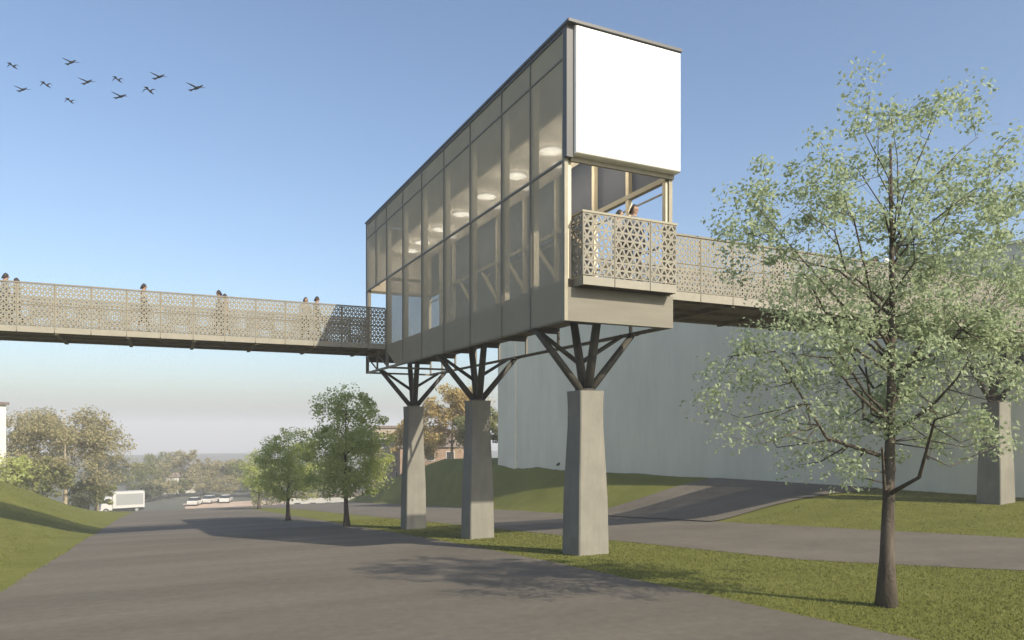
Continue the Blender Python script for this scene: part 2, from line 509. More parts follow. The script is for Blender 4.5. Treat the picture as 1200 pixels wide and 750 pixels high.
ZF0, ZF1 = 6.55, 6.765          # fascia
ZP = ((6.785, 7.485), (7.505, 8.205))
ZR = 8.225
def railing(parent, xs_, y, side, top=True):
    """one railing along x at plane y; side=-1: outer face towards -y"""
    yo = y if side < 0 else y - 0.012
    for a, b in zip(xs_, xs_[1:]):
        w = b - a - 0.024
        for z0, z1 in ZP:
            shared('railing_panel', perf_mesh(w, z1 - z0, m='panel' if side < 0 else 'panelshade'), parent, (a + 0.012, yo, z0))
        shared('fascia_panel', box_mesh('fascia_panel', w, 0.05, ZF1 - ZF0, M['fascia']), parent, (a + 0.012, y - (0.004 if side < 0 else 0.046), ZF0))
    for a in xs_:
        shared('rail_post', box_mesh('rail_post', 0.04, 0.05, 1.62, M['railpost']), parent, (a - 0.02, y + (0.014 if side < 0 else -0.064), 6.6))
    L = xs_[-1] - xs_[0]
    shared('mid_rail', box_mesh('mid_rail', L, 0.03, 0.03, M['railpost']), parent, (xs_[0], y + (0.0135 if side < 0 else -0.0435), 7.48))
    shared('handrail', box_mesh('handrail', L, 0.08, 0.05, M['railpost']), parent, (xs_[0], y + (-0.012 if side < 0 else -0.068), ZR))

def bridge(name, label, xs_, y0, y1, start, end):
    t = thing(name, label, 'footbridge', ((xs_[0] + xs_[-1]) / 2, (y0 + y1) / 2, 6.5))
    railing(t, xs_, y0, -1)
    railing(t, xs_, y1, 1)
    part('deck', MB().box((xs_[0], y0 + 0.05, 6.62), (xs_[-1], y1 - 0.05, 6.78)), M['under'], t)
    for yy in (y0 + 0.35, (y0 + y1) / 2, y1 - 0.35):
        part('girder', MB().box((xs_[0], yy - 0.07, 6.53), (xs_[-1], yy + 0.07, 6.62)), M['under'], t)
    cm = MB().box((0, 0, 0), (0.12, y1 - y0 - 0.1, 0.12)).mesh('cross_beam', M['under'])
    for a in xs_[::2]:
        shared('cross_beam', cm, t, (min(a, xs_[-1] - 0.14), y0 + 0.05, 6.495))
    return t

# ------------------------------------------------------------------ pavilion box
X0, X1, Y0, Y1 = 8.55, 11.68, 15.0, 33.3
ZB, ZFL, ZMID, ZCE, ZTR, ZRF = 5.75, 6.75, 9.52, 11.25, 11.92, 12.62
BAY = [15.0, 16.75, 18.5, 20.8, 23.1, 25.4, 27.7, 30.0, 31.65, 33.3]
pav = thing('elevated_pavilion', 'tall narrow mesh clad pavilion box with white end board standing on forked columns', 'pavilion', (10.1, 24.0, 5.75))
def ppart(name, mb, m, smooth=False): return part(name, mb, m, pav, smooth)
# near (west) side screens
for i, (a, b) in enumerate(zip(BAY, BAY[1:])):
    ya, yb = a + 0.02, b - 0.02
    ppart('screen_panel', MB().box((X0, ya, ZTR + 0.03), (X0 + 0.02, yb, ZRF - 0.03)), M['scrim'])
    ppart('screen_panel', MB().box((X0, ya, ZMID + 0.03), (X0 + 0.02, yb, ZTR - 0.03)), M['scrim'])
    if b <= 30.0:
        zl = ZB + 0.02
        poly = [(ya, zl), (yb, zl), (yb, ZMID - 0.03), (ya, ZMID - 0.03)]
        if b > 29.9: poly = [(ya, zl), (ya + 0.9, zl), (yb, 6.45), (yb, ZMID - 0.03), (ya, ZMID - 0.03)]
        ppart('screen_panel', MB().prism_x(poly, X0, X0 + 0.02), M['scrimlow'])
# far (east) side: tinted glass above, open below
for a, b in zip(BAY, BAY[1:]):
    f = ppart('glass_panel', MB().box((X1 - 0.04, a + 0.05, ZMID + 0.08), (X1 - 0.02, b - 0.05, ZRF - 0.06)), M['tint'])
for a, b in zip(BAY[2:-2], BAY[3:]):
    ppart('far_screen_panel', MB().box((X1 - 0.04, a + 0.05, 6.78), (X1 - 0.02, b - 0.05, ZMID - 0.08)), M['tint'])
ppart('end_screen', MB().box((X0 + 0.06, Y1 - 0.05, ZMID + 0.05), (X1 - 0.06, Y1 - 0.01, ZRF - 0.06)), M['ceil'])
# mullions and rails on the near side
for y in BAY:
    z0 = ZB if y < 30.5 or y > 33 else ZMID
    w = 0.05
    ppart('mullion', MB().box((X0 - 0.025, y - w / 2 + (0.03 if y == 15.0 else 0), z0), (X0 + 0.045, y + w / 2 + (0.03 if y == 15.0 else 0), ZRF - 0.02)), M['frame'] if y > 15 else M['lframe'])
for z, w in ((ZTR, 0.05), (ZMID, 0.06)):
    ppart('screen_rail', MB().box((X0 - 0.018, Y0 + 0.06, z - w / 2), (X0 + 0.04, Y1 - 0.03, z + w / 2)), M['frame'])
# structural posts, both sides, beams and knee braces
for y in BAY:
    yy = min(max(y, Y0 + 0.12), Y1 - 0.10)
    if y < 30.5:
        ppart('post', MB().box((X0 + 0.05, yy - 0.09, ZFL), (X0 + 0.20, yy + 0.09, ZRF - 0.10)), M['postw'])
    else:
        ppart('post', MB().box((X0 + 0.05, yy - 0.06, ZFL if y > 33 else ZMID), (X0 + 0.17, yy + 0.06, ZRF - 0.10)), M['postw'])
    ppart('post', MB().box((X1 - 0.17, yy - 0.07, ZFL), (X1 - 0.05, yy + 0.07, ZRF - 0.10)), M['postw'])
    if 18 < y < 31:
        ppart('knee_brace', MB().bar((X1 - 0.11, yy + 0.08, 8.15), (X1 - 0.11, yy + 1.45, ZMID - 0.08), 0.10, 0.10), M['postw'])
    ppart('roof_beam', MB().box((X0 + 0.31, yy - 0.06, ZRF - 0.30), (X1 - 0.18, yy + 0.06, ZRF - 0.09)), M['frame'])
ppart('side_beam', MB().box((X1 - 0.18, Y0 + 0.05, ZMID - 0.06), (X1 - 0.03, Y1 - 0.05, ZMID + 0.07)), M['lframe'])
ppart('side_rail', MB().box((X1 - 0.10, Y0 + 0.2, 9.20), (X1 - 0.06, Y1 - 0.1, 9.24)), M['lframe'])
ppart('side_rail', MB().box((X1 - 0.10, Y0 + 0.2, 7.85), (X1 - 0.06, Y1 - 0.1, 7.90)), M['lframe'])
ppart('end_beam', MB().box((X0 + 0.06, Y1 - 0.16, ZMID - 0.07), (X1 - 0.19, Y1 - 0.05, ZMID + 0.04)), M['lframe'])
ppart('corner_beam', MB().box((X0 + 0.05, 29.95, ZMID - 0.06), (X1 - 0.19, 30.06, ZMID + 0.05)), M['lframe'])
# ceiling with round lamps
ppart('ceiling', MB().box((9.25, Y0 + 0.6, ZCE), (X1 - 0.22, Y1 - 0.2, ZCE + 0.08)), M['ceil'])
def disc(c, r, h, k=20):
    return MB().rings([[(c[0] + r * math.cos(2 * math.pi * j / k), c[1] + r * math.sin(2 * math.pi * j / k), z) for j in range(k)] for z in (c[2] - h, c[2])])
def ceiling_lamp(x, y, r, watts):
    o = ppart('ceiling_lamp', disc((x, y, ZCE - 0.004), r, 0.05), M['lamp'])
    ld = bpy.data.lights.new('lamp_light', 'POINT'); ld.energy = watts; ld.color = (1.0, 0.90, 0.74); ld.shadow_soft_size = 0.25
    lo = obj('lamp_light', ld, pav, (x - 10.1, y - 24.0, ZCE - 0.55 - 5.75))
for y in BAY[1:-1]:
    ceiling_lamp(10.15, y + 0.1, 0.33, 34)
    if y < 28: ceiling_lamp(10.95, y + 1.0, 0.22, 10)
# roof
rf = ppart('roof', MB().box((X0 - 0.06, Y0 - 0.30, ZRF + 0.002), (X1 + 0.08, Y1 + 0.08, ZRF + 0.07)), M['roof'])
ppart('roof_edge', MB().box((X0 - 0.03, Y0 + 0.02, ZRF - 0.09), (X0 + 0.12, Y1, ZRF)), M['roof'])
ppart('roof_edge', MB().box((X1 - 0.10, Y0 + 0.02, ZRF - 0.09), (X1 + 0.04, Y1, ZRF)), M['roof'])
# white board on the front end: a shallow box with rounded edges
def rounded_board(x0, x1, z0, z1, yf, yb, r=0.06):
    b = MB()
    prof = [(yb, 0.0), (yf + r, 0.0)] + [(yf + r - r * math.sin(a), r - r * math.cos(a)) for a in (0.4, 0.8, 1.2, math.pi / 2)]
    rs = []
    for y, i in prof:
        rs.append([(x0 + i, y, z0 + i), (x1 - i, y, z0 + i), (x1 - i, y, z1 - i), (x0 + i, y, z1 - i)])
    b.rings([r_[::-1] for r_ in rs][::-1])
    return b
bd = ppart('white_board', rounded_board(X0 + 0.16, X1 + 0.06, 9.62, ZRF - 0.02, Y0 - 0.28, Y0 + 0.02), M['white'])
bd['label'] = 'blank white board filling the upper front end'
ppart('board_frame', MB().box((X0 - 0.03, Y0 - 0.16, 9.55), (X0 + 0.15, Y0 + 0.02, ZRF)), M['roof'])
ppart('board_frame', MB().box((X0 + 0.15, Y0 - 0.05, 9.50), (X1 + 0.02, Y0 + 0.03, 9.60)), M['lframe'])
ppart('front_post', MB().box((X0 - 0.022, Y0 - 0.045, ZB), (X0 + 0.07, Y0 + 0.0, 9.55)), M['lframe'])
ppart('front_post', MB().box((X1 - 0.10, Y0 - 0.0, 6.6), (X1 + 0.005, Y0 + 0.04, 9.50)), M['lframe'])
# floor, skirt and the open frame below the floor
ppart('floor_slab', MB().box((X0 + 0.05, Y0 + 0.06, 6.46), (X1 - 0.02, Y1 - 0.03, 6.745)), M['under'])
ppart('front_skirt', MB().box((X0 + 0.08, Y0 - 0.03, ZB), (X1, Y0 + 0.05, 6.54)), M['skirt'])
for x in (X0 + 0.06, X1 - 0.05):
    ppart('bottom_chord', MB().box((x - 0.04, Y0 + 0.06, ZB - 0.005), (x + 0.04, Y1, ZB + 0.085)), M['frame'])
    for y in BAY:
        yy = min(max(y, Y0 + 0.12), Y1 - 0.06)
        ppart('hanger', MB().box((x - 0.035, yy - 0.035, ZB + 0.085), (x + 0.035, yy + 0.035, 6.46)), M['frame'])
for y in BAY:
    yy = min(max(y, Y0 + 0.12), Y1 - 0.05)
    if y in (15.0, 30.0, 33.3): ppart('cross_tie', MB().box((X0 + 0.10, yy - 0.04, ZB), (X1 - 0.09, yy + 0.04, ZB + 0.08)), M['frame'])
    ppart('floor_joist', MB().box((X0 + 0.10, yy - 0.08, 6.28), (X1 - 0.09, yy + 0.08, 6.46)), M['steel'])
for i in (6, 7, 8):
    ppart('frame_diagonal', MB().bar((X0 + 0.06, BAY[i] + 0.1, 5.85), (X0 + 0.06, BAY[i + 1] - 0.1, 6.44), 0.05), M['frame'])
# balcony at the front end
BX0, BX1, BY = 8.82, 11.52, 14.62
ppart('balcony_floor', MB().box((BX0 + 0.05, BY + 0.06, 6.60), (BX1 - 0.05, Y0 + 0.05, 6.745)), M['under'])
bx = [BX0, 9.70, 10.72, BX1]
for a, b in zip(bx, bx[1:]):
    w = b - a - 0.02
    for z0, z1 in ((6.785, 7.495), (7.505, 8.225)):
        shared('railing_panel', perf_mesh(w, z1 - z0, 'x', 0.0235, 0.012, 0.18), pav, (a + 0.01, BY, z0))
    shared('fascia_panel', box_mesh('fascia_panel', w, 0.05, 0.20, M['fascia']), pav, (a + 0.01, BY - 0.004, 6.56))
for x in (BX0, BX1 - 0.012):
    for z0, z1 in ((6.785, 7.495), (7.505, 8.225)):
        shared('railing_panel', perf_mesh(0.56, z1 - z0, 'y', 0.0235, 0.012, 0.18), pav, (x, BY + 0.015, z0))
    shared('fascia_panel', box_mesh('fascia_panel', 0.04, 0.50, 0.20, M['fascia']), pav, (x + (0.0 if x == BX0 else -0.028), BY + 0.05, 6.56))
for x in bx:
    xx = min(max(x - 0.02, BX0 + 0.014), BX1 - 0.055)
    shared('rail_post', box_mesh('rail_post', 0.04, 0.05, 1.6, M['railpost']), pav, (xx, BY + 0.016, 6.62))
ppart('handrail', MB().box((BX0 - 0.015, BY - 0.015, 8.235), (BX1 + 0.015, BY + 0.07, 8.285)), M['lframe'])
for x in (BX0, BX1 - 0.055):
    ppart('handrail', MB().box((x - 0.012, BY + 0.07, 8.235), (x + 0.065, BY + 0.58, 8.285)), M['lframe'])

# ------------------------------------------------------------------ footbridges
lx = [8.50, 7.78] + [6.67 - 1.11 * i for i in range(20)]
lx = lx[::-1]
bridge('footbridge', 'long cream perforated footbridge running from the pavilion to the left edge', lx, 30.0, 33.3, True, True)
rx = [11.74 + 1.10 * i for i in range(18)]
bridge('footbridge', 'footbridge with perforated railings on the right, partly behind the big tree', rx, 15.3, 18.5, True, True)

# ------------------------------------------------------------------ forked support columns
PROF = [(0.0, 0.455), (0.35, 0.43), (0.6, 0.385), (0.78, 0.350), (0.9, 0.345), (1.0, 0.362)]
def column(cx, cy, along, label, ztop=4.2, zt=5.74):
    zg = H(cx, cy)
    t = thing('support_column', label, 'column', (cx, cy, zg), group='forked columns carrying the footbridge')
    z0 = zg - 0.35
    c = 0.035
    def ring(z, h):
        return [(cx + px * h - sx * 0, cy + py * h, z) for px, py, sx in
                [(-1 + 2 * c, -1, 0), (1 - 2 * c, -1, 0), (1, -1 + 2 * c, 0), (1, 1 - 2 * c, 0), (1 - 2 * c, 1, 0), (-1 + 2 * c, 1, 0), (-1, 1 - 2 * c, 0), (-1, -1 + 2 * c, 0)]]
    rs = [ring(z0, 0.47)] + [ring(zg + (ztop - zg) * k, h) for k, h in PROF]
    part('shaft', MB().rings(rs), M['concrete'], t)
    part('cap_plate', MB().rings([[(cx + 0.27 * math.cos(a), cy + 0.27 * math.sin(a), z) for a in [2 * math.pi * j / 16 for j in range(16)]] for z in (ztop + 0.0, ztop + 0.06)]), M['steel'], t)
    def P(a, b, z):
        return (cx + (a if along == 'x' else b), cy + (b if along == 'x' else a), z)
    zs = ztop + 0.05
    def strut(p, q, r0, r1): part('strut', MB().tube([p, q], [r0, r1], 8), M['steel'], t, True)
    for s in (-1, 1):
        strut(P(0.16 * s, 0, zs), P(1.47 * s, 0.0, zt), 0.105, 0.085)
        strut(P(0.02, 0.10 * s, zs), P(0.06 * s, (0.80 if zt < 6 else 0.66) * s, zt + (0.72 if zt < 6 else 0.1)), 0.125, 0.105)
        strut(P(0.04 * s, 0.30, zs + 0.72), P(1.30 * s, 0.22, zt), 0.065, 0.055)
    for s in (-1, 1):
        part('bearing_plate', MB().box(P(1.36 * s, -0.16, zt - 0.012), P(1.60 * s, 0.34, zt + 0.0)), M['steel'], t)
column(10.08, 16.58, 'x', 'nearest forked column, below the front corner and white board of the pavilion')
column(10.08, 23.85, 'x', 'middle forked column below the pavilion, its upper shaft in shade')
column(10.08, 31.10, 'x', 'farthest forked column below the pavilion, nearest the roadside trees')
column(28.25, 17.0, 'y', 'forked column on the right lawn carrying the footbridge', zt=6.49)

# ------------------------------------------------------------------ trees
def leaves_np(centers, radii, n, size, rg, flat=0.75, drop=0.0):
    k = rg.integers(0, len(centers), n)
    c = np.array(centers)[k]; r = np.array(radii)[k]
    d = rg.normal(0, 1, (n, 3)); d /= np.linalg.norm(d, axis=1)[:, None]
    rad = r * rg.uniform(0.15, 1.0, n) ** 0.6
    p = c + d * rad[:, None] * np.array([1, 1, flat])
    nrm = rg.normal(0, 1, (n, 3)) + np.array([0, 0, 0.7]) + d * 0.5
    nrm /= np.linalg.norm(nrm, axis=1)[:, None]
    t = np.cross(nrm, rg.normal(0, 1, (n, 3))); t /= np.linalg.norm(t, axis=1)[:, None]
    b = np.cross(nrm, t)
    s = size * rg.uniform(0.6, 1.3, n)[:, None]
    v = np.stack([p - t * s * 0.55, p - b * s * 0.30 + nrm * s * 0.06, p + t * s * 0.55, p + b * s * 0.30 + nrm * s * 0.06], 1)
    return v.reshape(-1, 3)

def make_tree(name, label, loc, height, trunk_r, clear, ells, nclump, nleaf, lsize, lm, bm_, seed, clr=0.5, lean=(0, 0), group=None, limbs=9, cat='tree', twigs=True):
    """ells: crown ellipsoids ((x, y, z), (rx, ry, rz)) relative to the base"""
    rg = np.random.default_rng(seed)
    t = thing(name, label, cat, loc, rg.uniform(0, 6.28) if group == 'x' else 0.0, group)
    w = MB()
    # trunk
    tops = []
    npt = 9
    top = height * 0.86
    tp = []
    for i in range(npt):
        k = i / (npt - 1)
        tp.append(Vector((lean[0] * k + 0.05 * height * 0.12 * math.sin(k * 5 + seed), lean[1] * k + 0.05 * height * 0.12 * math.cos(k * 4 + seed), -0.15 + (top + 0.15) * k)))
    rad = [trunk_r * (1.6 if i == 0 else 1.0) * (1 - 0.86 * (i / (npt - 1)) ** 0.9) for i in range(npt)]
    rad[1] = trunk_r * 0.95
    w.tube(tp, rad, 10)
    def trunk_at(z):
        k = max(0, min(1, (z + 0.15) / (top + 0.15))) * (npt - 1)
        i = min(npt - 2, int(k)); return tp[i].lerp(tp[i + 1], k - i), rad[i] + (rad[i + 1] - rad[i]) * (k - i)
    vol = np.array([e[1][0] * e[1][1] * e[1][2] for e in ells]); vol = vol / vol.sum()
    # limbs
    nodes = []
    for i in range(limbs):
        e = ells[rg.choice(len(ells), p=vol)]
        d = rg.normal(0, 1, 3); d /= np.linalg.norm(d)
        end = Vector(np.array(e[0]) + d * np.array(e[1]) * rg.uniform(0.55, 0.85))
        if end.z < clear * 0.9: end.z = clear * 0.9 + abs(end.z - clear) * 0.3
        z0 = max(clear * 0.92, min(top * 0.78, end.z - (abs(end.x) + abs(end.y)) * rg.uniform(0.45, 0.9)))
        s, sr = trunk_at(z0)
        m1 = s.lerp(end, 0.35) + Vector(rg.normal(0, 0.03 * height, 3)) * 0.6 + Vector((0, 0, -0.01 * height))
        m2 = s.lerp(end, 0.7) + Vector(rg.normal(0, 0.03 * height, 3)) * 0.6 + Vector((0, 0, 0.015 * height))
        w.tube([s, m1, m2, end], [sr * 0.48, sr * 0.33, sr * 0.2, 0.005], 6)
        for a, b, ra, rb in ((s, m1, .55, .4), (m1, m2, .4, .26), (m2, end, .26, .1)):
            for q in (0.15, 0.4, 0.65, 0.9): nodes.append((a.lerp(b, q), sr * (ra + (rb - ra) * q)))
    for i in range(4, npt): nodes.append((tp[i], rad[i]))
    na = np.array([n_[0] for n_ in nodes])
    # clumps
    C, Rr = [], []
    while len(C) < nclump:
        e = ells[rg.choice(len(ells), p=vol)]
        d = rg.normal(0, 1, 3); d /= np.linalg.norm(d)
        p = np.array(e[0]) + d * np.array(e[1]) * rg.uniform(0.12, 1.0) ** 0.45
        if p[2] < clear: continue
        C.append(p); Rr.append(np.mean(e[1]) * clr * rg.uniform(0.45, 1.15) * (0.25 if False else 0.4))
    if twigs:
        for p in C:
            k = int(np.argmin(((na - p) ** 2).sum(1) + 2.0 * np.maximum(0, na[:, 2] - p[2] + 0.1) ** 2))
            a = Vector(na[k]); b = Vector(p)
            if (b - a).length > 0.05:
                m_ = a.lerp(b, 0.55) + Vector(rg.normal(0, 0.11, 3)) * (b - a).length + Vector((0, 0, -0.10 * (b - a).length))
                r0 = min(nodes[k][1] * 0.5, 0.012 * height * 0.3)
                w.tube([a, m_, b], [r0, r0 * 0.6, 0.004], 4)
    part('trunk', w, bm_, t, True, world=False)
    if nleaf:
        v = leaves_np(C, Rr, nleaf, lsize, rg)
        v = v[np.repeat(v.reshape(-1, 4, 3)[:, :, 2].min(1) > clear * 0.8, 4)]
        obj('crown', np_mesh('crown', v, 4, lm), t)
    return t

# the big pale tree on the near grass strip
BT = (9.45, 7.17)
make_tree('leafy_tree', 'large pale leafy tree on the near grass strip in front of the right footbridge', (BT[0], BT[1], H(*BT)), 7.7, 0.105, 1.75,
          [((0.25, -0.1, 6.35), (1.75, 1.5, 1.3)), ((-0.2, 0.1, 5.3), (2.35, 2.0, 1.2)), ((1.4, -0.6, 5.0), (1.5, 1.3, 1.5)), ((-0.6, 0.3, 3.1), (2.5, 2.1, 1.25)), ((0.9, -0.2, 3.4), (1.9, 1.6, 1.3)), ((0.0, 0.0, 4.3), (2.0, 1.8, 0.9)), ((-1.5, 0.5, 5.6), (1.0, 0.9, 0.8))],
          390, 37000, 0.062, M['leafbig'], M['bark'], 12, clr=0.60, limbs=38)
# three young trees beside the road
def small(label, x, y, h, cr, seed, n):
    make_tree('roadside_tree', label, (x, y, H(x, y)), h, 0.13, h * 0.20,
              [((0, 0, h * 0.55), (cr, cr, h * 0.30)), ((0, 0, h * 0.72), (cr * 0.88, cr * 0.88, h * 0.24)), ((0.1, 0, h * 0.40), (cr * 1.0, cr * 1.0, h * 0.2))],
              130, n, 0.125, M['leafsm'], M['bark'], seed, clr=0.85, group='young trees in a row beside the road', limbs=10)
small('largest and nearest of the three round green roadside trees', 8.15, 35.7, 6.9, 2.4, 21, 21000)
small('middle one of the three round green roadside trees', 6.95, 45.6, 5.7, 2.0, 22, 14000)
small('smallest and farthest of the three round green roadside trees', 8.6, 74.0, 6.0, 2.0, 23, 9000)

# background trees, each where it stands
def at(u, d):
    tt = (u - 600) / 861.0
    return (d * (0.4321 + 0.9018 * tt), d * (0.9018 - 0.4321 * tt))
def bgtree(label, u, d, h, cr, kind, seed, n=3500, ls=0.34, clear=0.18, bark='bark', clumps=45, limbs=10):
    x, y = at(u, d)
    make_tree('background_tree', label, (x, y, H(x, y) - 0.1), h, 0.019 * h, h * clear,
              [((0, 0, h * 0.56), (cr, cr, h * 0.34)), ((cr * 0.2, 0, h * 0.74), (cr * 0.7, cr * 0.7, h * 0.22))],
              clumps, n, ls, M[kind], M[bark], seed, clr=0.85, group='trees in the background', limbs=limbs)
bgtree('broad brownish tree with pale trunk at left, rising above the grass bank', 76, 78, 12.6, 5.6, 'leafbr', 31, 13000, 0.24, 0.3, 'palebark', 60)
bgtree('tawny tree next to the white wall at the left edge', 28, 82, 14.0, 5.0, 'leafbr', 32, 11000, 0.24, 0.25, 'palebark')
bgtree('dark topped tall tree behind the tawny trees at left', 40, 96, 17.2, 5.0, 'leafdk', 33, 9000, 0.28)
bgtree('thin sparse tree spreading right of the pale trunked tree', 114, 86, 12.0, 4.0, 'leafbr', 34, 3500, 0.22, 0.3, 'palebark', 40, 14)
bgtree('low olive bush tree at the foot of the pale trunked tree', 50, 74, 5.6, 3.2, 'leafol', 35, 3000, 0.3, 0.05)
bgtree('low green bush between the grass bank and the white truck', 104, 86, 5.4, 3.0, 'leafol', 36, 3000, 0.3, 0.05)
bgtree('green bush at the left edge below the tawny tree', 14, 72, 5.6, 2.8, 'leafsm', 37, 2600, 0.3, 0.05)
for i, (lab, u, d, h, cr, kind) in enumerate([
        ('dark green tree directly behind the white truck', 128, 150, 10.0, 5.0, 'leafdk'),
        ('round olive tree right of the white truck', 166, 152, 8.2, 5.0, 'leafol'),
        ('green tree left of the small white house', 186, 175, 9.0, 5.5, 'leafol'),
        ('broad tawny tree above the sand lot', 212, 165, 10.2, 6.0, 'leafbr'),
        ('low brownish tree right of the sand lot', 240, 172, 7.6, 5.0, 'leafbr'),
        ('brownish tree just left of the farthest roadside tree', 262, 168, 8.0, 5.0, 'leafbr'),
        ('olive tree behind the farthest roadside tree', 290, 165, 8.0, 5.0, 'leafol'),
        ('tawny tree behind the middle roadside tree', 322, 150, 8.5, 5.0, 'leafbr'),
        ('dusky tree behind the nearest roadside tree', 372, 130, 9.0, 5.0, 'leafol')]):
    bgtree(lab, u, d, h, cr, kind, 40 + i, 5000, 0.36, 0.03)
for i, (lab, u, d, h, cr, kind) in enumerate([
        ('low green bush right behind the cab of the white truck', 112, 134, 4.6, 3.4, 'leafol'),
        ('round dark bush touching the right end of the white truck', 172, 142, 4.2, 3.2, 'leafdk'),
        ('tawny bush at the left end of the sand lot', 188, 148, 4.4, 3.4, 'leafbr'),
        ('olive bush in the middle behind the sand lot', 210, 154, 4.0, 3.6, 'leafol'),
        ('tawny bush behind the parked cars', 238, 156, 4.6, 3.8, 'leafbr'),
        ('tawny bush right of the parked cars', 268, 152, 4.8, 3.8, 'leafbr'),
        ('olive bush between the two smaller roadside trees', 312, 128, 4.4, 3.6, 'leafol')]):
    bgtree(lab, u, d, h, cr, kind, 80 + i, 3000, 0.30, 0.02)
bgtree('golden tree seen between the far and middle columns', 530, 74, 9.2, 3.6, 'leafgold', 61, 10000, 0.26, 0.08, 'palebark')
bgtree('yellow green tree in front of the brown house', 562, 70, 5.6, 2.6, 'leafol', 62, 7000, 0.26, 0.06)
bgtree('reddish brown tree behind the far column', 484, 78, 7.2, 3.0, 'leafgold', 63, 7000, 0.26, 0.06)
bgtree('bare twiggy tree rising above the golden tree', 548, 84, 11.5, 3.6, 'leafgold', 64, 900, 0.2, 0.25, 'twig', 110, 22)

# ------------------------------------------------------------------ far buildings
def house(name, label, u, d, w, dep, h, m, flat=True, zoff=0.0, rows=1, cols=3, rz=0.0, cat='house'):
    x, y = at(u, d)
    t = thing(name, label, cat, (x, y, H(x, y) + zoff), rz)
    part('wall', MB().box((-w / 2, 0, -3), (w / 2, dep, h)), m, t, world=False)
    if flat:
        part('roof', MB().box((-w / 2 - 0.2, -0.2, h), (w / 2 + 0.2, dep + 0.2, h + 0.3)), M['roofr'], t, world=False)
    else:
        part('roof', MB().rings([[(-w / 2 - 0.3, -0.3, h), (-w / 2 - 0.3, dep + 0.3, h), (-w / 2 - 0.3, dep / 2, h + dep * 0.32)][::-1], [(w / 2 + 0.3, -0.3, h), (w / 2 + 0.3, dep + 0.3, h), (w / 2 + 0.3, dep / 2, h + dep * 0.32)][::-1]]), M['roofr'], t, world=False)
    for r in range(rows):
        for c in range(cols):
            cx = -w / 2 + w * (c + 0.5) / cols; cz = h * (r + 0.55) / rows
            f = part('window', MB().box((cx - 0.55, -0.05, cz - 0.6), (cx + 0.55, -0.002, cz + 0.6)), M['hwhite'], t, world=False)
            part('pane', MB().box((cx - 0.45, -0.07, cz - 0.5), (cx + 0.45, -0.051, cz + 0.5)), M['glass'], f, world=False)
    return t
house('brown_house', 'flat roofed brown house behind the trees left of the far column', 478, 96, 9.0, 8, 8.6, M['brown'], True, 0.0, 2, 4, R(-12))
house('brick_house', 'dull brown brick house behind the golden tree between the columns', 516, 92, 10.0, 7, 5.0, M['brick'], False, 0.0, 2, 4, R(-12))
house('white_building', 'plain white building cut off by the left edge', -150, 66, 10.2, 9, 9.6, M['hbright'], True, 0.0, 0, 0, R(-35), 'building')
house('white_house', 'small white house among the far tawny trees', 201, 162, 3.0, 3, 3.6, M['hwhite'], False, 0.0, 1, 1, R(10))
house('white_house', 'tiny white house right of the other, beside the sand lot', 221, 164, 2.8, 3, 2.2, M['hwhite'], False, 0.0, 1, 1, R(5))
house('low_white_building', 'low white building behind the trunks of the roadside trees', 385, 118, 12, 6, 3.2, M['hwhite'], True, 0.0, 1, 5, R(-15), 'building')

# ------------------------------------------------------------------ vehicles in the distance
def wheel(mbx, x, y, r, w, parent):
    k = 14
    b = MB().rings([[(x + r * math.cos(2 * math.pi * j / k), yy, r + r * math.sin(2 * math.pi * j / k)) for j in range(k)][::-1] for yy in (y - w / 2, y + w / 2)])
    o = part('wheel', b, M['tyre'], parent, world=False)
    q = MB().rings([[(x + r * 0.55 * math.cos(2 * math.pi * j / k), yy, r + r * 0.55 * math.sin(2 * math.pi * j / k)) for j in range(k)][::-1] for yy in (y - w / 2 - 0.02, y + w / 2 + 0.02)])
    part('rim', q, M['truckg'], o, world=False)
x, y = at(142, 124)
tr = thing('box_truck', 'white box truck parked at the end of the grass bank', 'truck', (x, y, H(x, y) + 0.02), R(10))
part('cargo_box', MB().box((-1.4, -1.15, 0.85), (3.4, 1.15, 3.55)), M['truckw'], tr, world=False)
part('side_shade', MB().box((-0.9, -1.18, 1.35), (3.2, -1.152, 3.2)), M['truckg'], tr, world=False)  # grey sheet colours the shade onto the truck's long side
cb = MB(); cb.rings([[(-3.2, yy, 0.55), (-1.45, yy, 0.55), (-1.45, yy, 2.75), (-2.45, yy, 2.75), (-3.05, yy, 1.75)][::-1] for yy in (-1.05, 1.05)])
part('cab', cb, M['truckw'], tr, world=False)
part('cab_window', MB().box((-2.5, -1.08, 1.75), (-1.75, -1.052, 2.5)), M['glass'], tr, world=False)
wb = MB(); wb.face([(-3.07, -0.95, 1.8), (-2.50, -0.95, 2.70), (-2.50, 0.95, 2.70), (-3.07, 0.95, 1.8)][::-1])
part('windscreen', wb, M['glass'], tr, world=False)
part('chassis', MB().box((-3.1, -0.9, 0.4), (3.35, 0.9, 0.545)), M['tyre'], tr, world=False)
part('bumper', MB().box((-3.3, -1.05, 0.4), (-3.205, 1.05, 0.75)), M['truckg'], tr, world=False)
for wx in (-2.4, 2.2):
    for wy in (-0.95, 0.95): wheel(None, wx, wy, 0.45, 0.28, tr)
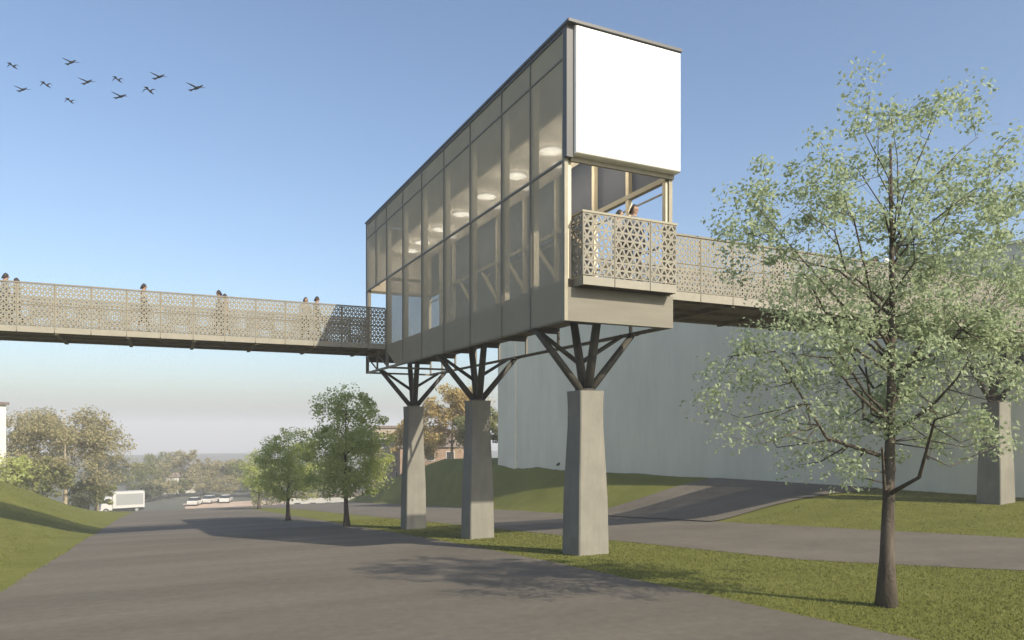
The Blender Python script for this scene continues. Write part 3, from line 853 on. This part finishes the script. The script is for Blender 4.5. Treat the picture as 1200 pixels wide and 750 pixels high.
def car(label, u, d, rz, m):
    x, y = at(u, d)
    t = thing('parked_car', label, 'car', (x, y, H(x, y) + 0.06), rz, 'cars parked beyond the end of the road')
    body = [(-2.1, 0.3), (2.1, 0.3), (2.15, 0.62), (1.9, 0.85), (0.9, 0.92), (-1.9, 0.95), (-2.1, 0.7)]
    part('body', MB().rings([[(px, yy, pz) for px, pz in body][::-1] for yy in (-0.85, 0.85)]), m, t, world=False)
    cab = [(-1.8, 0.93), (1.0, 0.9), (0.35, 1.42), (-1.35, 1.45)]
    part('cabin', MB().rings([[(px, yy * (0.9 if pz > 1.2 else 1), pz) for px, pz in cab][::-1] for yy in (-0.78, 0.78)]), M['glass'], t, world=False)
    part('roof', MB().box((-1.33, -0.68, 1.45), (0.33, 0.68, 1.49)), m, t, world=False)
    for wx in (-1.3, 1.3):
        for wy in (-0.78, 0.78): wheel(None, wx, wy, 0.32, 0.2, t)
car('white parked car nearest the sand lot, leftmost of three', 229, 136, R(70), M['truckw'])
car('white parked car in the middle of three beyond the road', 247, 140, R(60), M['truckw'])
car('white parked car rightmost of three, closest to the roadside trees', 265, 141, R(75), M['truckw'])

# ------------------------------------------------------------------ birds
def bird(label, u, v, d, span, pose, rz=0.0, name='flying_bird', grp='flock of birds in the sky'):
    x, y = at(u, d); z = CAM_H + (503 - v) / 861.0 * d
    t = thing(name, label, 'bird', (x, y, z), R(-25.6) + rz, grp)
    s = span / 2
    L = span * 0.34
    b = MB()
    prof = [(-1.0, 0.01), (-0.72, 0.045), (-0.3, 0.09), (0.15, 0.10), (0.5, 0.06), (0.68, 0.045), (0.86, 0.055), (1.0, 0.03), (1.2, 0.006)]
    b.tube([(L * p, 0, 0.015 * span * (1 if p > 0.5 else 0)) for p, r in prof], [r * L * 1.7 for p, r in prof], 8)
    part('body', b, M['bird'], t, True, world=False)
    tl = MB(); tl.rings([[(-0.75 * L, yy * 0.03, 0.01), (-1.45 * L, yy * 0.10, 0.012), (-1.45 * L, yy * 0.10, 0.0), (-0.75 * L, yy * 0.03, -0.012)] for yy in (-1, 1)])
    part('tail', tl, M['bird'], t, world=False)
    for sd in (-1, 1):
        # wing: root, wrist, tip with chord and thickness
        if pose == 'glide': st = [(0.0, 0.0, 0.42), (0.42, 0.20 if sd > 0 else 0.05, 0.40), (0.75, 0.34 if sd > 0 else 0.08, 0.26), (1.0, 0.46 if sd > 0 else 0.10, 0.05)]
        else: st = [(0.0, 0.0, 0.40), (0.26, 0.20, 0.38), (0.55, 0.18, 0.30), (0.82, -0.20, 0.05)]
        rs = []
        for i, (f, up, ch) in enumerate(st):
            # wings spread along local y in the air, tilted so that they show from the road below
            yy = sd * f * s; zz = up * s; c = ch * span * 0.30; xo = -0.06 * span * f
            th = 0.016 * span * (1.05 - f * 0.9)
            rs.append([(xo + c / 2, yy, zz), (xo, yy, zz + th), (xo - c / 2, yy, zz - th * 0.3), (xo, yy, zz - th)])
        w_ = MB().rings(rs if sd < 0 else [r[::-1] for r in rs])
        part('wing', w_, M['bird'], t, True, world=False)
    return t
for lab, u, v, span, pose, rz in [
        ('bird highest on the left of the flock, wings arched down', 16, 78, 1.25, 'arch', 182),
        ('gliding bird at the top of the flock, second from left', 84, 73, 1.55, 'glide', 60),
        ('gliding bird lowest on the far left of the flock', 27, 105, 1.45, 'glide', 62),
        ('bird with arched wings just right of the low left glider', 55, 100, 1.30, 'arch', 181),
        ('gliding bird in the middle left of the flock', 103, 96, 1.60, 'glide', 58),
        ('arched bird at the very bottom of the flock', 83, 119, 1.20, 'arch', 184),
        ('arched bird above the middle of the flock', 139, 94, 1.25, 'arch', 178),
        ('gliding bird below the middle of the flock', 142, 113, 1.65, 'glide', 64),
        ('gliding bird upper right in the flock', 187, 90, 1.65, 'glide', 60),
        ('larger arched bird lower right in the flock', 176, 107, 1.55, 'arch', 181),
        ('largest gliding bird leading the flock at far right', 231, 103, 2.0, 'glide', 60)]:
    bird(lab, u, v, 34 + span * 2, span * 0.62, pose, R(rz) - R(90))
# the bird standing on the far lawn
x, y = at(657, 50)
t = thing('standing_bird', 'dark bird standing on the far lawn left of the nearest column', 'bird', (x, y, H(x, y)), R(-25.6))
part('body', MB().tube([(-0.32, 0, 0.18), (-0.15, 0, 0.27), (0.05, 0, 0.36), (0.14, 0, 0.46), (0.16, 0, 0.55), (0.24, 0, 0.56), (0.34, 0, 0.54)], [0.02, 0.10, 0.12, 0.07, 0.055, 0.05, 0.01], 8), M['bird'], t, True, world=False)
for sd in (-1, 1):
    part('leg', MB().tube([(0, 0.05 * sd, 0.28), (0.01, 0.05 * sd, 0.12), (0.0, 0.05 * sd, 0.0), (0.08, 0.05 * sd, 0.0)], 0.012, 5), M['bird'], t, world=False)

# ------------------------------------------------------------------ people on the bridges
skin_m = mat('skin', (0.30, 0.19, 0.13), 0.6)
def cloth(n, c): return mat(n, c, 0.9, var=0.15, scale=12)
TOPS = [cloth('cloth_blue', (0.10, 0.12, 0.16)), cloth('cloth_grey', (0.24, 0.23, 0.21)), cloth('cloth_red', (0.25, 0.13, 0.09)), cloth('cloth_green', (0.14, 0.15, 0.10)), cloth('cloth_white', (0.55, 0.54, 0.5))]
BOT = cloth('cloth_trousers', (0.13, 0.12, 0.10)); SHOE = mat('shoe', (0.02, 0.02, 0.02), 0.6)
HAIR = mat('hair', (0.025, 0.02, 0.018), 0.7); CAP = mat('white_cap', (0.75, 0.75, 0.74), 0.7)
def figure_mesh(pose):
    """standing figure grown from a skeleton with the Skin modifier; height 1.75, facing +x"""
    V, E, Rd = [], [], []
    def v(p, r, par=None):
        V.append(p); Rd.append(r)
        if par is not None: E.append((par, len(V) - 1))
        return len(V) - 1
    pel = v((0, 0, 0.95), (0.15, 0.115)); ab = v((0.01, 0, 1.10), (0.14, 0.105), pel); ch = v((0.0, 0, 1.30), (0.16, 0.115), ab)
    sh = v((-0.01, 0, 1.43), (0.12, 0.085), ch); nk = v((0.0, 0, 1.51), (0.055, 0.055), sh)
    h0 = v((0.02, 0, 1.58), (0.072, 0.082), nk); h1 = v((0.025, 0, 1.65), (0.080, 0.098), h0); h2 = v((0.015, 0, 1.72), (0.066, 0.078), h1)
    v((0.125, 0, 1.625), (0.012, 0.012), h1)
    for s in (-1, 1):
        hp = v((0, 0.10 * s, 0.90), (0.095, 0.095), pel)
        st = 0.16 * s if pose == 'walk' else 0.03 * s
        kn = v((st * 0.6 + 0.03, 0.105 * s, 0.50), (0.062, 0.062), hp); an = v((st - 0.02, 0.11 * s, 0.09), (0.042, 0.042), kn)
        ft = v((st + 0.06, 0.115 * s, 0.045), (0.042, 0.036), an); v((st + 0.16, 0.12 * s, 0.03), (0.036, 0.025), ft)
        so = v((-0.01, 0.185 * s, 1.41), (0.062, 0.062), sh)
        if pose == 'lean':
            el = v((0.10, 0.26 * s, 1.16), (0.044, 0.044), so); wr = v((0.33, 0.19 * s, 1.30), (0.030, 0.030), el); hd = (0.41, 0.16 * s, 1.32)
        else:
            sw = -0.12 * s if pose == 'walk' else 0.0
            el = v((sw * 0.6, 0.225 * s, 1.13), (0.044, 0.044), so); wr = v((sw + 0.06, 0.23 * s, 0.89), (0.030, 0.030), el); hd = (sw + 0.08, 0.225 * s, 0.81)
        pm = v(hd, (0.034, 0.022), wr)
        dx = Vector(hd) - Vector(V[wr]); dx.normalize(); sx = Vector((0, 1, 0)).cross(dx).normalized() if pose != 'lean' else Vector((0, 1, 0))
        for k, ln in zip((-1.5, -0.5, 0.5, 1.5), (0.065, 0.08, 0.075, 0.055)):
            base = Vector(hd) + sx * 0.016 * k + dx * 0.02
            a = v(tuple(base + dx * ln * 0.5), (0.009, 0.009), pm); v(tuple(base + dx * ln + Vector((0, -0.012 * s, 0))), (0.007, 0.007), a)
        a = v(tuple(Vector(V[wr]) * 0.5 + Vector(hd) * 0.5 + Vector((0.03, -0.01 * s, 0.0))), (0.010, 0.010), wr); v(tuple(Vector(hd) + Vector((0.045, -0.02 * s, 0.0))), (0.008, 0.008), a)
    me = bpy.data.meshes.new('figure'); me.from_pydata(V, E, []); me.update()
    o = bpy.data.objects.new('figure_tmp', me); COL.objects.link(o)
    o.modifiers.new('s', 'SKIN')
    for i, sv in enumerate(me.skin_vertices[0].data): sv.radius = Rd[i]; sv.use_root = (i == 0)
    sb = o.modifiers.new('d', 'SUBSURF'); sb.levels = 1; sb.render_levels = 1
    dg = bpy.context.evaluated_depsgraph_get()
    out = bpy.data.meshes.new_from_object(o.evaluated_get(dg))
    bpy.data.objects.remove(o)
    return out
FIG = {p: figure_mesh(p) for p in ('stand', 'walk', 'lean')}
def person(label, x, y, z, rz, pose, top, scale=1.0, cap=False, group='people on the footbridges'):
    me = FIG[pose].copy()
    me.materials.clear()
    for m_ in (skin_m, top, BOT, SHOE): me.materials.append(m_)
    mi = []
    for p in me.polygons:
        c = p.center
        arm = abs(c.y) > 0.21 or (pose == 'lean' and c.x > 0.16)
        hand = (pose == 'lean' and c.x > 0.32) or (pose != 'lean' and abs(c.y) > 0.17 and 0.6 < c.z < 0.89)
        mi.append(0 if c.z > 1.49 or hand else 3 if c.z < 0.085 else 1 if (c.z > 0.93 or (arm and c.z > 0.86)) else 2)
    me.polygons.foreach_set('material_index', mi)
    me.polygons.foreach_set('use_smooth', [True] * len(mi))
    t = thing('person', label, 'person', (x, y, z), rz, group)
    t.scale = (scale,) * 3
    obj('body', me, t)
    hb = MB()
    rs = []
    for i in range(6):
        a = (i / 5) * math.pi / 2
        r = math.cos(a)
        rs.append([(0.0 + (0.105 * r + 0.002) * math.cos(q), (0.098 * r + 0.002) * math.sin(q), 1.645 + (-0.045 * (1 - math.cos(q)) * r) + 0.118 * math.sin(a)) for q in [2 * math.pi * j / 12 for j in range(12)]])
    hb.rings(rs)
    part('cap' if cap else 'hair', hb, CAP if cap else HAIR, t, True, world=False)
    for s in (-1, 1):
        part('eye', MB().tube([(0.092, 0.032 * s, 1.645), (0.100, 0.032 * s, 1.645)], 0.008, 6), SHOE, t, world=False)
    return t
ZD = 6.785
def px_on(u, y): 
    tt = (u - 600) / 861.0
    d = y / (0.9018 - 0.4321 * tt)
    return d * (0.4321 + 0.9018 * tt)
for lab, u, y, rz, pose, ti, sc, zd in [
        ('taller person of the pair at the left edge of the footbridge', 6, 30.7, 20, 'walk', 0, 1.06, 0),
        ('shorter person of the pair at the left edge of the footbridge', 20, 30.9, 170, 'walk', 3, 1.00, 0),
        ('person walking alone in the middle of the left footbridge', 168, 30.6, 0, 'walk', 1, 1.05, 0),
        ('taller person of the pair right of the lone walker', 257, 30.7, 180, 'walk', 0, 1.04, 0),
        ('shorter person of the pair right of the lone walker', 264, 31.1, 175, 'walk', 2, 1.01, 0),
        ('left person of the pair closest to the pavilion', 358, 30.8, -80, 'stand', 1, 1.04, 0),
        ('right person of the pair closest to the pavilion', 371, 30.6, 0, 'walk', 0, 1.06, 0)]:
    person(lab, px_on(u, y), y, ZD, R(rz), pose, TOPS[ti], sc)
person('person in blue grey top standing on the balcony under the white board', 10.46, 14.93, 6.75, R(-90), 'stand', TOPS[0], 1.11)
person('person standing left of the other one on the balcony, half hidden', 10.10, 15.05, 6.75, R(-60), 'stand', TOPS[1], 1.03)
person('person walking on the right footbridge beside the tree crown', px_on(913, 15.9), 15.9, ZD, R(0), 'walk', TOPS[0], 1.03)
person('left person of the pair on the right footbridge behind the tree', px_on(1018, 16.0), 16.0, ZD, R(180), 'walk', TOPS[1], 1.0)
person('right person of the pair on the right footbridge behind the tree', px_on(1026, 15.8), 15.8, ZD, R(180), 'walk', TOPS[0], 1.04)
person('person in a white cap on the right footbridge behind the tree', px_on(1038, 15.9), 15.9, ZD, R(0), 'walk', TOPS[4], 1.05, True)

# ------------------------------------------------------------------ haze
hz = MB().box((-2950, -310, -64), (2950, 2950, 25))
hm = bpy.data.materials.new('haze_air'); hm.use_nodes = True
nt = hm.node_tree; nt.nodes.clear()
vo = nt.nodes.new('ShaderNodeVolumePrincipled')
vo.inputs['Color'].default_value = (0.74, 0.755, 0.79, 1)
vo.inputs['Density'].default_value = 0.0014
vo.inputs['Anisotropy'].default_value = 0.0
ou = nt.nodes.new('ShaderNodeOutputMaterial')
nt.links.new(vo.outputs[0], ou.inputs['Volume'])
h_o = obj('haze', hz.mesh('haze', hm)); h_o['kind'] = 'stuff'
